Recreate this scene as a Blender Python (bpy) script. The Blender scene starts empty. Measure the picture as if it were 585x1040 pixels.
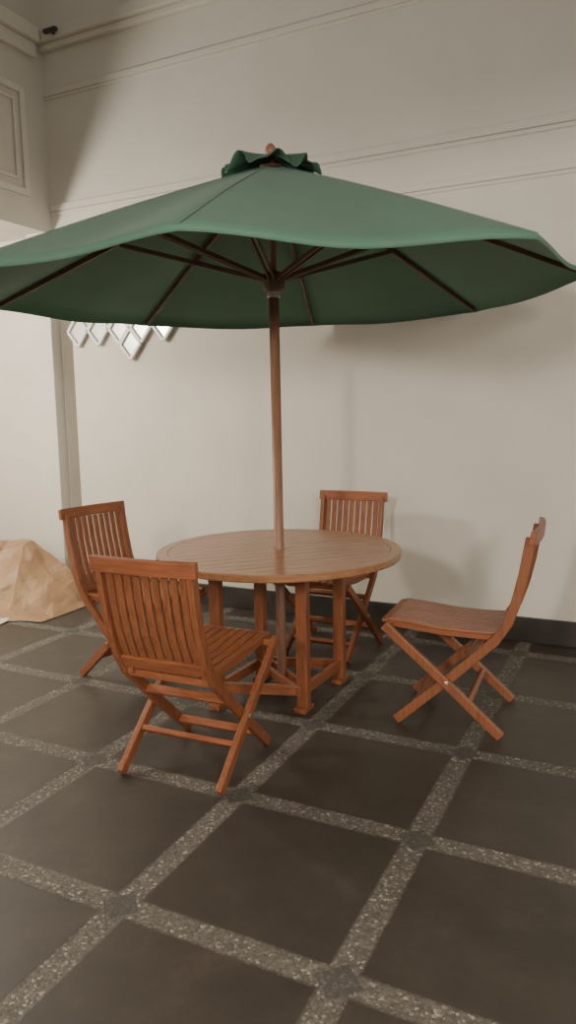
import bpy, bmesh, random
from math import *
from mathutils import Vector, Matrix, noise
random.seed(3)
D=bpy.data
scene=bpy.context.scene
GA=-0.4601; GS=0.6887; GO=(-0.5111,1.9936)
E=Vector((cos(GA),sin(GA),0)); N=Vector((-sin(GA),cos(GA),0)); W0=Vector((1.677,4.202,0))+N*.05
def W(s,t,z): return W0+E*s-N*t+Vector((0,0,z))

# ---------------- materials ----------------
def newmat(name):
    m=D.materials.new(name); m.use_nodes=True
    nt=m.node_tree; b=nt.nodes['Principled BSDF']; return m,nt,b
def ramp(nt,fac,stops):
    r=nt.nodes.new('ShaderNodeValToRGB'); el=r.color_ramp.elements
    el[0].position,el[0].color=stops[0][0],(*stops[0][1],1)
    el[1].position,el[1].color=stops[-1][0],(*stops[-1][1],1)
    for p,c in stops[1:-1]:
        x=el.new(p); x.color=(*c,1)
    nt.links.new(fac,r.inputs[0]); return r.outputs[0]
def noise_n(nt,scale,detail=4,rough=.5,mapping=(1,1,1),coord='Object'):
    tc=nt.nodes.new('ShaderNodeTexCoord'); mp=nt.nodes.new('ShaderNodeMapping'); mp.inputs['Scale'].default_value=mapping
    n=nt.nodes.new('ShaderNodeTexNoise'); n.inputs['Scale'].default_value=scale; n.inputs['Detail'].default_value=detail; n.inputs['Roughness'].default_value=rough
    nt.links.new(tc.outputs[coord],mp.inputs[0]); nt.links.new(mp.outputs[0],n.inputs['Vector']); return n.outputs['Fac']
def bump(nt,b,h,strength=.2,dist=.01):
    x=nt.nodes.new('ShaderNodeBump'); x.inputs['Strength'].default_value=strength; x.inputs['Distance'].default_value=dist
    nt.links.new(h,x.inputs['Height']); nt.links.new(x.outputs[0],b.inputs['Normal'])
def mix(nt,f,a,bb):
    m=nt.nodes.new('ShaderNodeMix'); m.data_type='RGBA'
    for i,v in ((0,f),(6,a),(7,bb)):
        if hasattr(v,'links') or hasattr(v,'is_linked'): nt.links.new(v,m.inputs[i])
        elif i==0: m.inputs[0].default_value=v
        else: m.inputs[i].default_value=(*v,1)
    return m.outputs[2]
def simple(name,c1,c2,scale=6,rough=.6,mapping=(1,1,1),bs=.1,detail=4,metal=0):
    m,nt,b=newmat(name); n=noise_n(nt,scale,detail,.55,mapping)
    nt.links.new(ramp(nt,n,[(.3,c1),(.7,c2)]),b.inputs['Base Color'])
    b.inputs['Roughness'].default_value=rough; b.inputs['Metallic'].default_value=metal
    if bs: bump(nt,b,n,bs,.01)
    return m
M_wall=simple('plaster_paint',(.62,.58,.51),(.68,.64,.565),1.6,.75,bs=.05)
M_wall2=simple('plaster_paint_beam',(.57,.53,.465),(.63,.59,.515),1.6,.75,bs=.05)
M_base=simple('baseboard_stone',(.03,.026,.023),(.055,.047,.04),8,.4)
M_woodX=simple('teak_x',(.20,.067,.030),(.33,.115,.050),9,.36,(.8,9,9),.06)
M_woodY=simple('teak_y',(.20,.067,.030),(.33,.115,.050),9,.36,(9,.8,9),.06)
M_woodZ=simple('teak_z',(.18,.061,.028),(.30,.107,.047),9,.36,(9,9,.8),.06)
M_top=simple('teak_tabletop',(.25,.118,.060),(.38,.190,.100),7,.26,(.8,9,9),.04)
M_pole=simple('teak_pole',(.19,.093,.056),(.28,.143,.087),7,.45,(9,9,.8),.04)
M_rib=simple('umbrella_rib_wood',(.10,.062,.042),(.16,.10,.062),7,.6)
M_metal=simple('brushed_metal',(.4,.37,.33),(.55,.52,.48),20,.35,metal=.8)
M_dark=simple('dark_plastic',(.03,.025,.02),(.06,.045,.035),10,.4)
def kraft():
    m,nt,b=newmat('kraft_paper'); L=nt.links
    n=noise_n(nt,4,5,.6)
    L.new(ramp(nt,n,[(.3,(.28,.165,.085)),(.7,(.40,.250,.138))]),b.inputs['Base Color']); b.inputs['Roughness'].default_value=.5
    tc=nt.nodes.new('ShaderNodeTexCoord'); vo=nt.nodes.new('ShaderNodeTexVoronoi'); vo.inputs['Scale'].default_value=6; vo.feature='DISTANCE_TO_EDGE'
    L.new(tc.outputs['Object'],vo.inputs['Vector'])
    bump(nt,b,vo.outputs['Distance'],.35,.06)
    return m
M_kraft=kraft()
M_white=simple('white_sheet',(.5,.47,.41),(.62,.59,.52),5,.5,bs=.2)
M_frame=simple('white_lattice_paint',(.75,.73,.68),(.85,.83,.78),8,.4,bs=0)
M_mirror=simple('diamond_mirror_pane',(.50,.50,.47),(.62,.62,.58),3,.25,bs=.0,metal=.35)
M_slab=simple('shade_slab_paint',(.5,.47,.42),(.58,.55,.49),2,.8)  # finish of the unseen slab added to shade the upper wall
def cloth(name,c1,c2,tl=.2):
    m,nt,b=newmat(name); n=noise_n(nt,2.5,5,.6)
    f=noise_n(nt,260,2,.5)
    nt.links.new(ramp(nt,n,[(.3,c1),(.7,c2)]),b.inputs['Base Color'])
    b.inputs['Roughness'].default_value=.75; b.inputs['Sheen Weight'].default_value=.1
    bump(nt,b,f,.12,.002)
    tr=nt.nodes.new('ShaderNodeBsdfTranslucent'); tr.inputs[0].default_value=(c2[0]*1.1,c2[1]*1.2,c2[2]*1.15,1)
    ms=nt.nodes.new('ShaderNodeMixShader'); ms.inputs[0].default_value=tl
    out=nt.nodes['Material Output']
    nt.links.new(b.outputs[0],ms.inputs[1]); nt.links.new(tr.outputs[0],ms.inputs[2]); nt.links.new(ms.outputs[0],out.inputs[0])
    return m
M_cloth=cloth('green_canvas',(.110,.230,.162),(.130,.265,.190),.22)
M_cap=cloth('green_canvas_cap',(.030,.095,.057),(.045,.122,.072),.1)
def floor_mat():
    m,nt,b=newmat('tile_and_pebble_floor'); L=nt.links
    tc=nt.nodes.new('ShaderNodeTexCoord'); sp=nt.nodes.new('ShaderNodeSeparateXYZ'); L.new(tc.outputs['Object'],sp.inputs[0])
    def math(op,a,bb=None,c=None):
        n=nt.nodes.new('ShaderNodeMath'); n.operation=op
        for i,v in enumerate((a,bb,c)):
            if v is None: continue
            if isinstance(v,(int,float)): n.inputs[i].default_value=v
            else: L.new(v,n.inputs[i])
        return n.outputs[0]
    wob=noise_n(nt,45,3); wo=math('MULTIPLY',math('SUBTRACT',wob,.5),.016)
    ds=[]; cells=[]
    for ax in (0,1):
        v=math('DIVIDE',sp.outputs[ax],GS)
        v2=math('ADD',v,.5); fr=math('FRACT',v2); cells.append(math('FLOOR',v))
        ds.append(math('MULTIPLY',math('ABSOLUTE',math('SUBTRACT',fr,.5)),GS))
    dmin=math('ADD',math('MINIMUM',ds[0],ds[1]),wo)
    strip=nt.nodes.new('ShaderNodeMapRange'); strip.inputs[1].default_value=.046; strip.inputs[2].default_value=.034; L.new(dmin,strip.inputs[0])
    node=math('LESS_THAN',math('ADD',math('ADD',ds[0],ds[1]),wo),.066)
    n1=noise_n(nt,4.0,8,.72); n2=noise_n(nt,30,4,.7)
    tile=ramp(nt,n1,[(.32,(.033,.027,.022)),(.55,(.052,.043,.034)),(.72,(.080,.067,.054))])
    tile=mix(nt,math('MULTIPLY',n2,.4),tile,(.032,.028,.023))
    cb=nt.nodes.new('ShaderNodeCombineXYZ'); L.new(cells[0],cb.inputs[0]); L.new(cells[1],cb.inputs[1])
    wn=nt.nodes.new('ShaderNodeTexWhiteNoise'); L.new(cb.outputs[0],wn.inputs[0])
    tile=mix(nt,math('MULTIPLY',wn.outputs['Value'],.25),tile,(.068,.057,.047))
    vo=nt.nodes.new('ShaderNodeTexVoronoi'); vo.inputs['Scale'].default_value=120; L.new(tc.outputs['Object'],vo.inputs['Vector'])
    sc=nt.nodes.new('ShaderNodeSeparateColor'); L.new(vo.outputs['Color'],sc.inputs[0])
    peb=ramp(nt,sc.outputs[0],[(0,(.070,.062,.052)),(.6,(.110,.099,.083)),(.88,(.145,.131,.110)),(1,(.32,.29,.25))])
    c=mix(nt,strip.outputs[0],tile,peb)
    c=mix(nt,math('MULTIPLY',node,.75),c,(.052,.048,.042))
    L.new(c,b.inputs['Base Color'])
    rr=mix(nt,strip.outputs[0],(.46,.46,.46),(.7,.7,.7)); L.new(rr,b.inputs['Roughness'])
    h=math('SUBTRACT',math('MULTIPLY',n2,.35),math('MULTIPLY',strip.outputs[0],math('ADD',.5,vo.outputs['Distance'])))
    bump(nt,b,h,.25,.005)
    return m
M_floor=floor_mat()

# ---------------- mesh helpers ----------------
def obj(name,bm,mat,parent=None,bevel=0,smooth=False):
    bmesh.ops.recalc_face_normals(bm,faces=bm.faces)
    me=D.meshes.new(name); bm.to_mesh(me); bm.free(); me.materials.append(mat)
    if smooth:
        for p in me.polygons: p.use_smooth=True
    o=D.objects.new(name,me); scene.collection.objects.link(o)
    if parent: o.parent=parent
    if bevel:
        b=o.modifiers.new('bevel','BEVEL'); b.width=bevel; b.segments=2; b.limit_method='ANGLE'
    return o
def empty(name,loc=(0,0,0),rz=0):
    o=D.objects.new(name,None); o.location=loc; o.rotation_euler=(0,0,rz); o.empty_display_size=.1; scene.collection.objects.link(o); return o
def hexa(bm,c):
    v=[bm.verts.new(p) for p in c]
    for f in ((0,1,2,3),(7,6,5,4),(0,4,5,1),(1,5,6,2),(2,6,7,3),(3,7,4,0)): bm.faces.new([v[i] for i in f])
def wbox(bm,s0,s1,t0,t1,z0,z1):
    hexa(bm,[W(s0,t0,z0),W(s1,t0,z0),W(s1,t1,z0),W(s0,t1,z0),W(s0,t0,z1),W(s1,t0,z1),W(s1,t1,z1),W(s0,t1,z1)])
def beam(bm,a,b,w,h,up=(0,0,1)):
    a=Vector(a);b=Vector(b);d=(b-a).normalized();up=Vector(up)
    x=d.cross(up)
    if x.length<1e-4: x=d.cross(Vector((1,0,0)))
    x.normalize(); y=x.cross(d).normalized(); x*=w/2;y*=h/2
    hexa(bm,[a-x-y,a+x-y,a+x+y,a-x+y,b-x-y,b+x-y,b+x+y,b-x+y])
def sweep(bm,pts,y0,y1,th):
    n=len(pts);L=[]
    for i,(x,z) in enumerate(pts):
        a=pts[max(i-1,0)];c=pts[min(i+1,n-1)]
        dx,dz=c[0]-a[0],c[1]-a[1];l=hypot(dx,dz);nx,nz=-dz/l*th/2,dx/l*th/2
        L.append([bm.verts.new((x+nx,y0,z+nz)),bm.verts.new((x+nx,y1,z+nz)),bm.verts.new((x-nx,y1,z-nz)),bm.verts.new((x-nx,y0,z-nz))])
    for i in range(n-1):
        for k in range(4): bm.faces.new([L[i][k],L[i][(k+1)%4],L[i+1][(k+1)%4],L[i+1][k]])
    bm.faces.new(L[0]);bm.faces.new(L[-1][::-1])
def lathe(bm,prof,seg=24,c=(0,0),axis=None):
    rings=[]
    for r,z in prof:
        off=axis(z) if axis else Vector((c[0],c[1],z))
        rings.append([bm.verts.new(off+Vector((r*cos(2*pi*k/seg),r*sin(2*pi*k/seg),0))) for k in range(seg)])
    for i in range(len(rings)-1):
        for k in range(seg): bm.faces.new([rings[i][k],rings[i][(k+1)%seg],rings[i+1][(k+1)%seg],rings[i+1][k]])
    bm.faces.new(rings[0][::-1]);bm.faces.new(rings[-1])

# ---------------- room ----------------
bm=bmesh.new(); hexa(bm,[(-9,-7,-.1),(9,-7,-.1),(9,9,-.1),(-9,9,-.1),(-9,-7,0),(9,-7,0),(9,9,0),(-9,9,0)])
fl=obj('floor',bm,M_floor); fl.location=(GO[0],GO[1],0); fl.rotation_euler=(0,0,GA)
bm=bmesh.new()
wbox(bm,-3.74,3.5,-.25,0,0,2.3); wbox(bm,-6,-3.84,-.25,0,0,2.3); wbox(bm,-3.84,-3.74,-.25,-.14,0,2.3); wbox(bm,-6,3.5,-.25,0,2.3,5.6)
obj('wall_back',bm,M_wall)
def moulding(name,z,h,d,s0=-3.88,s1=3.5):
    bm=bmesh.new(); wbox(bm,s0,s1,0,d,z-h*.35,z+h*.5); wbox(bm,s0,s1,0,d*.55,z-h*.8,z-h*.35); obj(name,bm,M_wall,bevel=.008)
moulding('trim_1',4.17,.10,.08); moulding('trim_2',3.80,.05,.018); moulding('trim_3',2.98,.06,.025); moulding('trim_4',2.73,.05,.018)
bm=bmesh.new(); wbox(bm,-3.72,3.5,0,.018,0,.155); obj('baseboard_back',bm,M_base,bevel=.004)
bm=bmesh.new()
wbox(bm,-4.06,-3.86,0,.10,0,2.8)
obj('pillar',bm,M_wall,bevel=.006)
bm=bmesh.new(); wbox(bm,-4.15,-3.88,0,7,2.8,5.6); obj('wall_left',bm,M_wall2)
bm=bmesh.new(); wbox(bm,-5.2,-5.0,0,7,0,2.8); wbox(bm,-5.2,-4.15,0,7,2.8,2.95); obj('wall_left_recess',bm,M_wall)
bm=bmesh.new()
wbox(bm,-3.88,-3.80,0.1,7,4.12,4.22); wbox(bm,-3.88,-3.84,0.1,7,4.02,4.12)
obj('trim_5',bm,M_wall,bevel=.008)
bm=bmesh.new()
for o_,w_ in ((0,.05),(.10,.02)):
    a0,a1,z0,z1=.22+o_,3.0-o_,3.02+o_,3.78-o_
    wbox(bm,-3.88,-3.86,a0,a0+w_,z0,z1); wbox(bm,-3.88,-3.86,a1-w_,a1,z0,z1)
    wbox(bm,-3.88,-3.86,a0+w_,a1-w_,z0,z0+w_); wbox(bm,-3.88,-3.86,a0+w_,a1-w_,z1-w_,z1)
obj('trim_6',bm,M_wall,bevel=.006)
bm=bmesh.new(); hexa(bm,[W(-3.88,3.2,2.62),W(3.5,3.2,2.62),W(3.5,9,2.62),W(-3.88,9,2.62),W(-3.88,3.2,2.75),W(3.5,3.2,2.75),W(3.5,9,2.75),W(-3.88,9,2.75)])
obj('shade_slab',bm,M_slab)  # unseen slab added overhead to keep lamp light off the upper wall
sc=empty('security_camera')
bm=bmesh.new(); a=W(-3.74,.12,4.165); beam(bm,a,a+E*.12,.035,.03); obj('housing',bm,M_dark,sc,.008)
bm=bmesh.new(); beam(bm,W(-3.68,.06,4.16),W(-3.68,.12,4.165),.025,.02); obj('bracket',bm,M_dark,sc,.004)

# diamond lattice
dl=empty('diamond_lattice_panel')
bmF=bmesh.new(); bmP=bmesh.new()
cells=[(s,2.17) for s in (-3.54,-3.34,-3.14,-2.94,-2.74)]+[(s,2.05) for s in (-3.64,-3.44,-3.24,-3.04,-2.84)]+[(-3.14,1.93)]
for s,z in cells:
    s-=.02
    hw,hh=.092,.112
    q=[W(s-hw,.03,z),W(s,.03,z-hh),W(s+hw,.03,z),W(s,.03,z+hh)]
    bmP.faces.new([bmP.verts.new(p+N*.006) for p in q])
    for i in range(4): beam(bmF,q[i],q[(i+1)%4],.022,.022,up=N)
for s in (-3.5,-2.8): beam(bmF,W(s,0,2.17),W(s,.03,2.17),.02,.02)
obj('lattice_frame',bmF,M_frame,dl,.003); obj('panes',bmP,M_mirror,dl)

# ---------------- chairs ----------------
def chair(x,y,fx,fy):
    rz=atan2(fy,fx); c=empty('folding_chair',(x,y,0),rz)
    post=[(.235,.012),(-.02,.250),(-.20,.43),(-.25,.51),(-.283,.61),(-.31,.73),(-.335,.885)]
    leg=[(-.235,.012),(.0,.220),(.285,.462)]
    bm=bmesh.new()
    for s in (-1,1):
        sweep(bm,post,s*.195-.013,s*.195+.013,.042)
        sweep(bm,leg,s*.223-.013,s*.223+.013,.042)
    obj('side_legs',bm,M_woodZ,c,.004)
    bm=bmesh.new()
    cur=[(-.233,.49),(-.256,.54),(-.283,.61),(-.31,.73),(-.330,.86)]
    for i in range(9):
        yy=-.158+i*.0395; sweep(bm,cur,yy-.0142,yy+.0142,.013)
    obj('back_slats',bm,M_woodZ,c,.002)
    bm=bmesh.new()
    n=8
    pts=[(-.338-.018*(1-(2*i/n-1)**2),-.226+.452*i/n) for i in range(n+1)]
    L=[]
    for px,py in pts:
        L.append([bm.verts.new((px+dx,py,.888+dz)) for dx,dz in ((.010,-.030),(.002,.028),(-.022,.024),(-.016,-.034))])
    for i in range(n):
        for k in range(4): bm.faces.new([L[i][k],L[i][(k+1)%4],L[i+1][(k+1)%4],L[i+1][k]])
    bm.faces.new(L[0]);bm.faces.new(L[-1][::-1])
    beam(bm,(-.236,-.183,.485),(-.236,.183,.485),.022,.05,(-.4,0,.9))
    beam(bm,(-.09,-.21,.140),(-.09,.21,.140),.022,.035,(-.7,0,.7))
    beam(bm,(-.085,-.183,.315),(-.085,.183,.315),.022,.035,(.7,0,.7))
    beam(bm,(.15,-.183,.09),(.15,.183,.09),.022,.035,(.7,0,.7))
    beam(bm,(.265,-.220,.448),(.265,.220,.448),.03,.03)
    beam(bm,(-.19,-.183,.422),(-.19,.183,.422),.03,.03)
    obj('cross_rails',bm,M_woodY,c,.004)
    bm=bmesh.new()
    st=[(-.225,.457),(-.1,.453),(.03,.456),(.16,.470),(.265,.478),(.305,.470)]
    for i in range(9):
        yy=-.168+i*.042; sweep(bm,st,yy-.018,yy+.018,.016)
    for s in (-1,1): sweep(bm,[(-.22,.438),(.03,.440),(.28,.462)],s*.168-.012,s*.168+.012,.03)
    obj('seat',bm,M_woodX,c,.003)
    bm=bmesh.new()
    for s in (-1,1): beam(bm,(0,s*.235,.228),(0,s*.241,.228),.016,.016)
    obj('pivot_bolts',bm,M_metal,c,.003)
    return c
chair(.772,3.335,-.92,.39)
chair(-.382,2.905,.41,.912)
chair(-.825,3.96,.81,-.59)
chair(.250,4.31,-.46,-.885)

# ---------------- table ----------------
TX,TY,TR=-.047,3.606,.60
tb=empty('round_garden_table',(TX,TY,0),0)
ta=radians(20)
bm=bmesh.new()
RI=.545; n=14
def ext(bm,poly,z0,z1):
    a=[bm.verts.new((x,y,z0)) for x,y in poly];b=[bm.verts.new((x,y,z1)) for x,y in poly]
    bm.faces.new(a[::-1]);bm.faces.new(b);m=len(poly)
    for i in range(m): bm.faces.new([a[i],a[(i+1)%m],b[(i+1)%m],b[i]])
for i in range(n):
    y0=-RI+i*2*RI/n+.0015; y1=-RI+(i+1)*2*RI/n-.0015
    up=[];K=10
    for sgn in (1,-1):
        for k in range(K+1):
            yy=(y0+(y1-y0)*k/K) if sgn==1 else (y1-(y1-y0)*k/K)
            up.append((sgn*sqrt(max(RI*RI-yy*yy,1e-5)),yy))
    if i in (n//2-1,n//2):
        r=[p for p in up if p[0]>0]; l=[p for p in up if p[0]<0]
        ext(bm,[(.026,y0)]+r+[(.026,y1)],.72,.75); ext(bm,l+[(-.026,y0),(-.026,y1)],.72,.75)
        if i==n//2: ext(bm,[(-.026,.026),(.026,.026),(.026,y1),(-.026,y1)],.72,.75)
        else: ext(bm,[(-.026,y0),(.026,y0),(.026,-.026),(-.026,-.026)],.72,.75)
    else: ext(bm,up,.72,.75)
o=obj('top_planks',bm,M_top,tb,.0015); o.rotation_euler=(0,0,ta)
bm=bmesh.new(); S=96
pr=[(RI+.002,.718),(RI+.002,.7505),(TR-.004,.7505),(TR,.746),(TR,.722),(TR-.004,.716)]
R_=[[bm.verts.new((r*cos(2*pi*k/S),r*sin(2*pi*k/S),z)) for r,z in pr] for k in range(S)]
for k in range(S):
    for j in range(6): bm.faces.new([R_[k][j],R_[k][(j+1)%6],R_[(k+1)%S][(j+1)%6],R_[(k+1)%S][j]])
obj('top_rim',bm,M_top,tb)
A=Vector((.107,-.215,0));B=Vector((.305,.155,0)); P4=[A,B,-A,-B]
bm=bmesh.new()
for p in P4:
    d=(B-A).normalized()
    beam(bm,p+Vector((0,0,.0)),p+Vector((0,0,.715)),.058,.042,up=d)
    beam(bm,p-d*.05+Vector((0,0,.012)),p+d*.05+Vector((0,0,.012)),.06,.024)
obj('legs',bm,M_woodZ,tb,.004)
bm=bmesh.new()
for i in range(4):
    a,b=P4[i],P4[(i+1)%4]
    beam(bm,a+Vector((0,0,.10)),b+Vector((0,0,.10)),.025,.05)
    beam(bm,a+Vector((0,0,.685)),b+Vector((0,0,.685)),.025,.055)
u=(B-A).normalized(); v=Vector((-u.y,u.x,0))
for z in (.10,.685):
    for s in (-1,1):
        beam(bm,-A*.98+Vector((0,0,z))+u*(.035*s),A*.98+Vector((0,0,z))+u*(.035*s),.018,.045)
for s in (-1,1): beam(bm,u*.5+v*.17*s+Vector((0,0,.708)),-u*.5+v*.17*s+Vector((0,0,.708)),.04,.02)
obj('rails',bm,M_woodX,tb,.003)

# ---------------- umbrella ----------------
um=empty('patio_umbrella',(0,0,0))
LX,LY=-.0015,-.0131
HR,RR,PH,ZA,ZH=1.9715,1.43,.1745,2.571,2.005
RK=[1.335,1.41,1.40,1.46,1.43,1.43,1.43,1.43]
DZ=[-.012,0,.03,0,0,0,0,-.006]
ax=lambda z: Vector((TX+LX*(z-.75),TY+LY*(z-.75),z))
nn=Vector((LX,LY,1)).normalized(); uu=Vector((1,0,-LX)).normalized(); vv=nn.cross(uu)
def cp(k,f,dz=0):     # f = 0 centre .. 1 rim
    a=PH+k*pi/4; r=RK[k%8]*f
    return ax(HR)+ (uu*sin(a)+vv*cos(a))*r + nn*((ZA-.03-HR)*(1-f)+.012*sin(pi*f)+dz+DZ[k%8]*f)
bm=bmesh.new()
lathe(bm,[(.022,.012),(.024,.03),(.024,ZH)],24,axis=ax)
lathe(bm,[(.018,ZH),(.018,ZA+.0)],16,axis=ax)
lathe(bm,[(.02,ZA+.0),(.026,ZA+.03),(.022,ZA+.045),(.012,ZA+.058),(.003,ZA+.062)],16,axis=ax)
obj('pole',bm,M_pole,um,smooth=True)
bm=bmesh.new()
lathe(bm,[(.03,ZH-.03),(.05,ZH-.02),(.055,ZH+.0),(.055,ZH+.045),(.035,ZH+.06)],20,axis=ax)
lathe(bm,[(.05,ZA-.09),(.055,ZA-.08),(.055,ZA-.04),(.03,ZA-.03)],20,axis=ax)
for k in range(8):
    beam(bm,cp(k,.03,-.016),cp(k,.5,-.016),.016,.024)
    beam(bm,cp(k,.5,-.016),cp(k,.985,-.013),.016,.020)
    a=PH+k*pi/4; h=ax(ZH+.03)+(uu*sin(a)+vv*cos(a))*.05
    for s in (-1,1):
        side=(uu*cos(a)-vv*sin(a))*.012*s
        beam(bm,h+side,cp(k,.52,-.03)+side,.008,.02)
obj('ribs_and_hubs',bm,M_rib,um)
bm=bmesh.new()
lathe(bm,[(.028,ZH-.055),(.032,ZH-.05),(.032,ZH-.03),(.028,ZH-.025)],20,axis=ax)
obj('lock_ring',bm,M_metal,um,smooth=False)
bm=bmesh.new()
NR,NA=14,14
SAG=[.022,.024,.018,.036,.028,.030,.022,.024]
for k in range(8):
    G=[]
    for i in range(NR+1):
        f=.03+.97*i/NR; row=[]
        for j in range(NA+1):
            t=j/NA
            p=cp(k,f)*(1-t)+cp(k+1,f)*t
            w=sin(pi*t)
            p=p-nn*(SAG[k]*w**2*f**1.5)+nn*(.014*w*f*f*noise.noise(Vector((k*3.1+t*2.2,f*2.0,1.7))))
            row.append(bm.verts.new(p))
        G.append(row)
    hem=[bm.verts.new(v_.co-nn*.018) for v_ in G[-1]]
    G.append(hem)
    for i in range(NR+1):
        for j in range(NA): bm.faces.new([G[i][j],G[i+1][j],G[i+1][j+1],G[i][j+1]])
bmesh.ops.remove_doubles(bm,verts=bm.verts,dist=.0005)
o=obj('canopy',bm,M_cloth,um,smooth=True)
so=o.modifiers.new('solid','SOLIDIFY'); so.thickness=.002
bm=bmesh.new()
for k in range(8):
    for i in range(8):
        f0=.05+.95*i/8;f1=.05+.95*(i+1)/8
        beam(bm,cp(k,f0,.002),cp(k,f1,.002),.010,.002)
obj('canopy_seams',bm,M_cloth,um)
bm=bmesh.new(); S=96;NRc=8;G=[]
for i in range(NRc+1):
    r=.02+.215*i/NRc; row=[]
    for k in range(S):
        a=2*pi*k/S; f=i/NRc
        sc_=abs(sin(4*(a-.2)))
        rr=r*(1-.16*f*(1-sc_))
        z=ZA+.012-.070*f+ (.030*sin(8*a+.6)+.014*sin(13*a))*f**1.5
        row.append(bm.verts.new(ax(z)+Vector((rr*cos(a),rr*sin(a),0))))
    G.append(row)
for i in range(NRc):
    for k in range(S): bm.faces.new([G[i][k],G[i+1][k],G[i+1][(k+1)%S],G[i][(k+1)%S]])
o=obj('vent_cap',bm,M_cap,um,smooth=True); so=o.modifiers.new('solid','SOLIDIFY'); so.thickness=.004

# ---------------- crumpled paper ----------------
# large folded planes running down from a ridge to a ragged hem on the floor
random.seed(8)
CX,CY=9,5
def outline(x):
    ks=[(0,.26),(.25,.34),(.42,.44),(.55,.49),(.66,.45),(.76,.30),(.86,.17),(.94,.07),(1,.0)]
    for (a,h0),(b,h1) in zip(ks,ks[1:]):
        if a<=x<=b: return h0+(h1-h0)*(x-a)/(b-a)
    return 0
PR=[.1,.95,.82,.42,.10,.02]; PY=[0,.20,.40,.62,.84,1]
bm=bmesh.new(); vs=[[None]*(CY+1) for _ in range(CX+1)]
for i in range(CX+1):
    for j in range(CY+1):
        x=i/CX; y=PY[j]
        fold=(.86 if i%2 else 1.12)
        h=outline(x)*PR[j]*(fold if 0<j<4 else 1)*(1+(random.random()-.5)*.25)+(.03*random.random() if 0<j<CY and x<.97 else 0)
        h=max(.006,h) if j<CY else .006
        x+=(random.random()-.5)*.07*(0<i<CX)+.05*(y-.4)*(0<i<CX)
        y+=(random.random()-.5)*.10*(j>0)*(1.4 if j==CY else 1)+(.05 if (i%2 and j>2) else 0)
        vs[i][j]=bm.verts.new(W(-4.85+1.47*x,.15+(1.18-.52*x)*y,h))
for i in range(CX):
    for j in range(CY):
        a,b,c,d=vs[i][j],vs[i+1][j],vs[i+1][j+1],vs[i][j+1]
        if (i+j)%2: bm.faces.new([a,b,c]);bm.faces.new([a,c,d])
        else: bm.faces.new([a,b,d]);bm.faces.new([b,c,d])
bmesh.ops.subdivide_edges(bm,edges=bm.edges[:],cuts=3,use_grid_fill=True)
for v_ in bm.verts:
    q=v_.co*5
    k_=min(1,v_.co.z/.08)
    v_.co+=Vector((noise.noise(q),noise.noise(q+Vector((5,1,2))),.9*noise.noise(q*1.5+Vector((1,8,3)))))*.028*k_
    v_.co.z=max(.005,v_.co.z)
o=obj('crumpled_kraft_paper',bm,M_kraft)
bm=bmesh.new(); G=[]
for i in range(25):
    row=[]
    for j in range(9):
        s=-4.7+1.10*i/24; t=1.44+.10*j/8-.50*(i/24)**1.1
        row.append(bm.verts.new(W(s,t,.008+.03*abs(noise.noise(Vector((s*5,t*5,2))))*(1-j/8)+.02*(1-j/8)**2)))
    G.append(row)
for i in range(24):
    for j in range(8): bm.faces.new([G[i][j],G[i+1][j],G[i+1][j+1],G[i][j+1]])
obj('plastic_sheet',bm,M_white)

# ---------------- lights ----------------
def point(name,loc,e,r,col):
    l=D.lights.new(name,'POINT'); l.energy=e; l.shadow_soft_size=r; l.color=col
    o=D.objects.new(name,l); o.location=loc; scene.collection.objects.link(o); return o
C1=(1,.915,.79)
point('added_front_lamp',(.6,-2.2,2.2),310,.25,C1)  # unseen lamps added behind the camera, spread out for soft overlapping shadows
point('added_front_lamp',(-1.9,-1.6,2.38),390,.2,C1)
point('added_front_lamp',(3.2,-.8,2.15),190,.35,C1)
point('side_lamp',W(-4.3,2.0,2.25),180,.12,(1,.94,.84))
w=D.worlds.new('night_ambient'); scene.world=w; w.use_nodes=True
w.node_tree.nodes['Background'].inputs[0].default_value=(1,.93,.83,1); w.node_tree.nodes['Background'].inputs[1].default_value=.28

# ---------------- camera ----------------
f,pi_t,ro,H=753.43,.1377,-.018,1.4306
r=Vector((1,0,0)); fw=Vector((0,cos(pi_t),-sin(pi_t))); d=Vector((0,-sin(pi_t),-cos(pi_t)))
c_,s_=cos(ro),sin(ro); r2=c_*r-s_*d; d2=s_*r+c_*d
cam=D.cameras.new('camera'); co=D.objects.new('camera',cam); scene.collection.objects.link(co)
m=Matrix((( r2.x,-d2.x,-fw.x,0),(r2.y,-d2.y,-fw.y,0),(r2.z,-d2.z,-fw.z,H),(0,0,0,1)))
co.matrix_world=m
cam.sensor_fit='VERTICAL'; cam.sensor_height=36; cam.lens=f/1040*36; cam.clip_start=.05
scene.camera=co
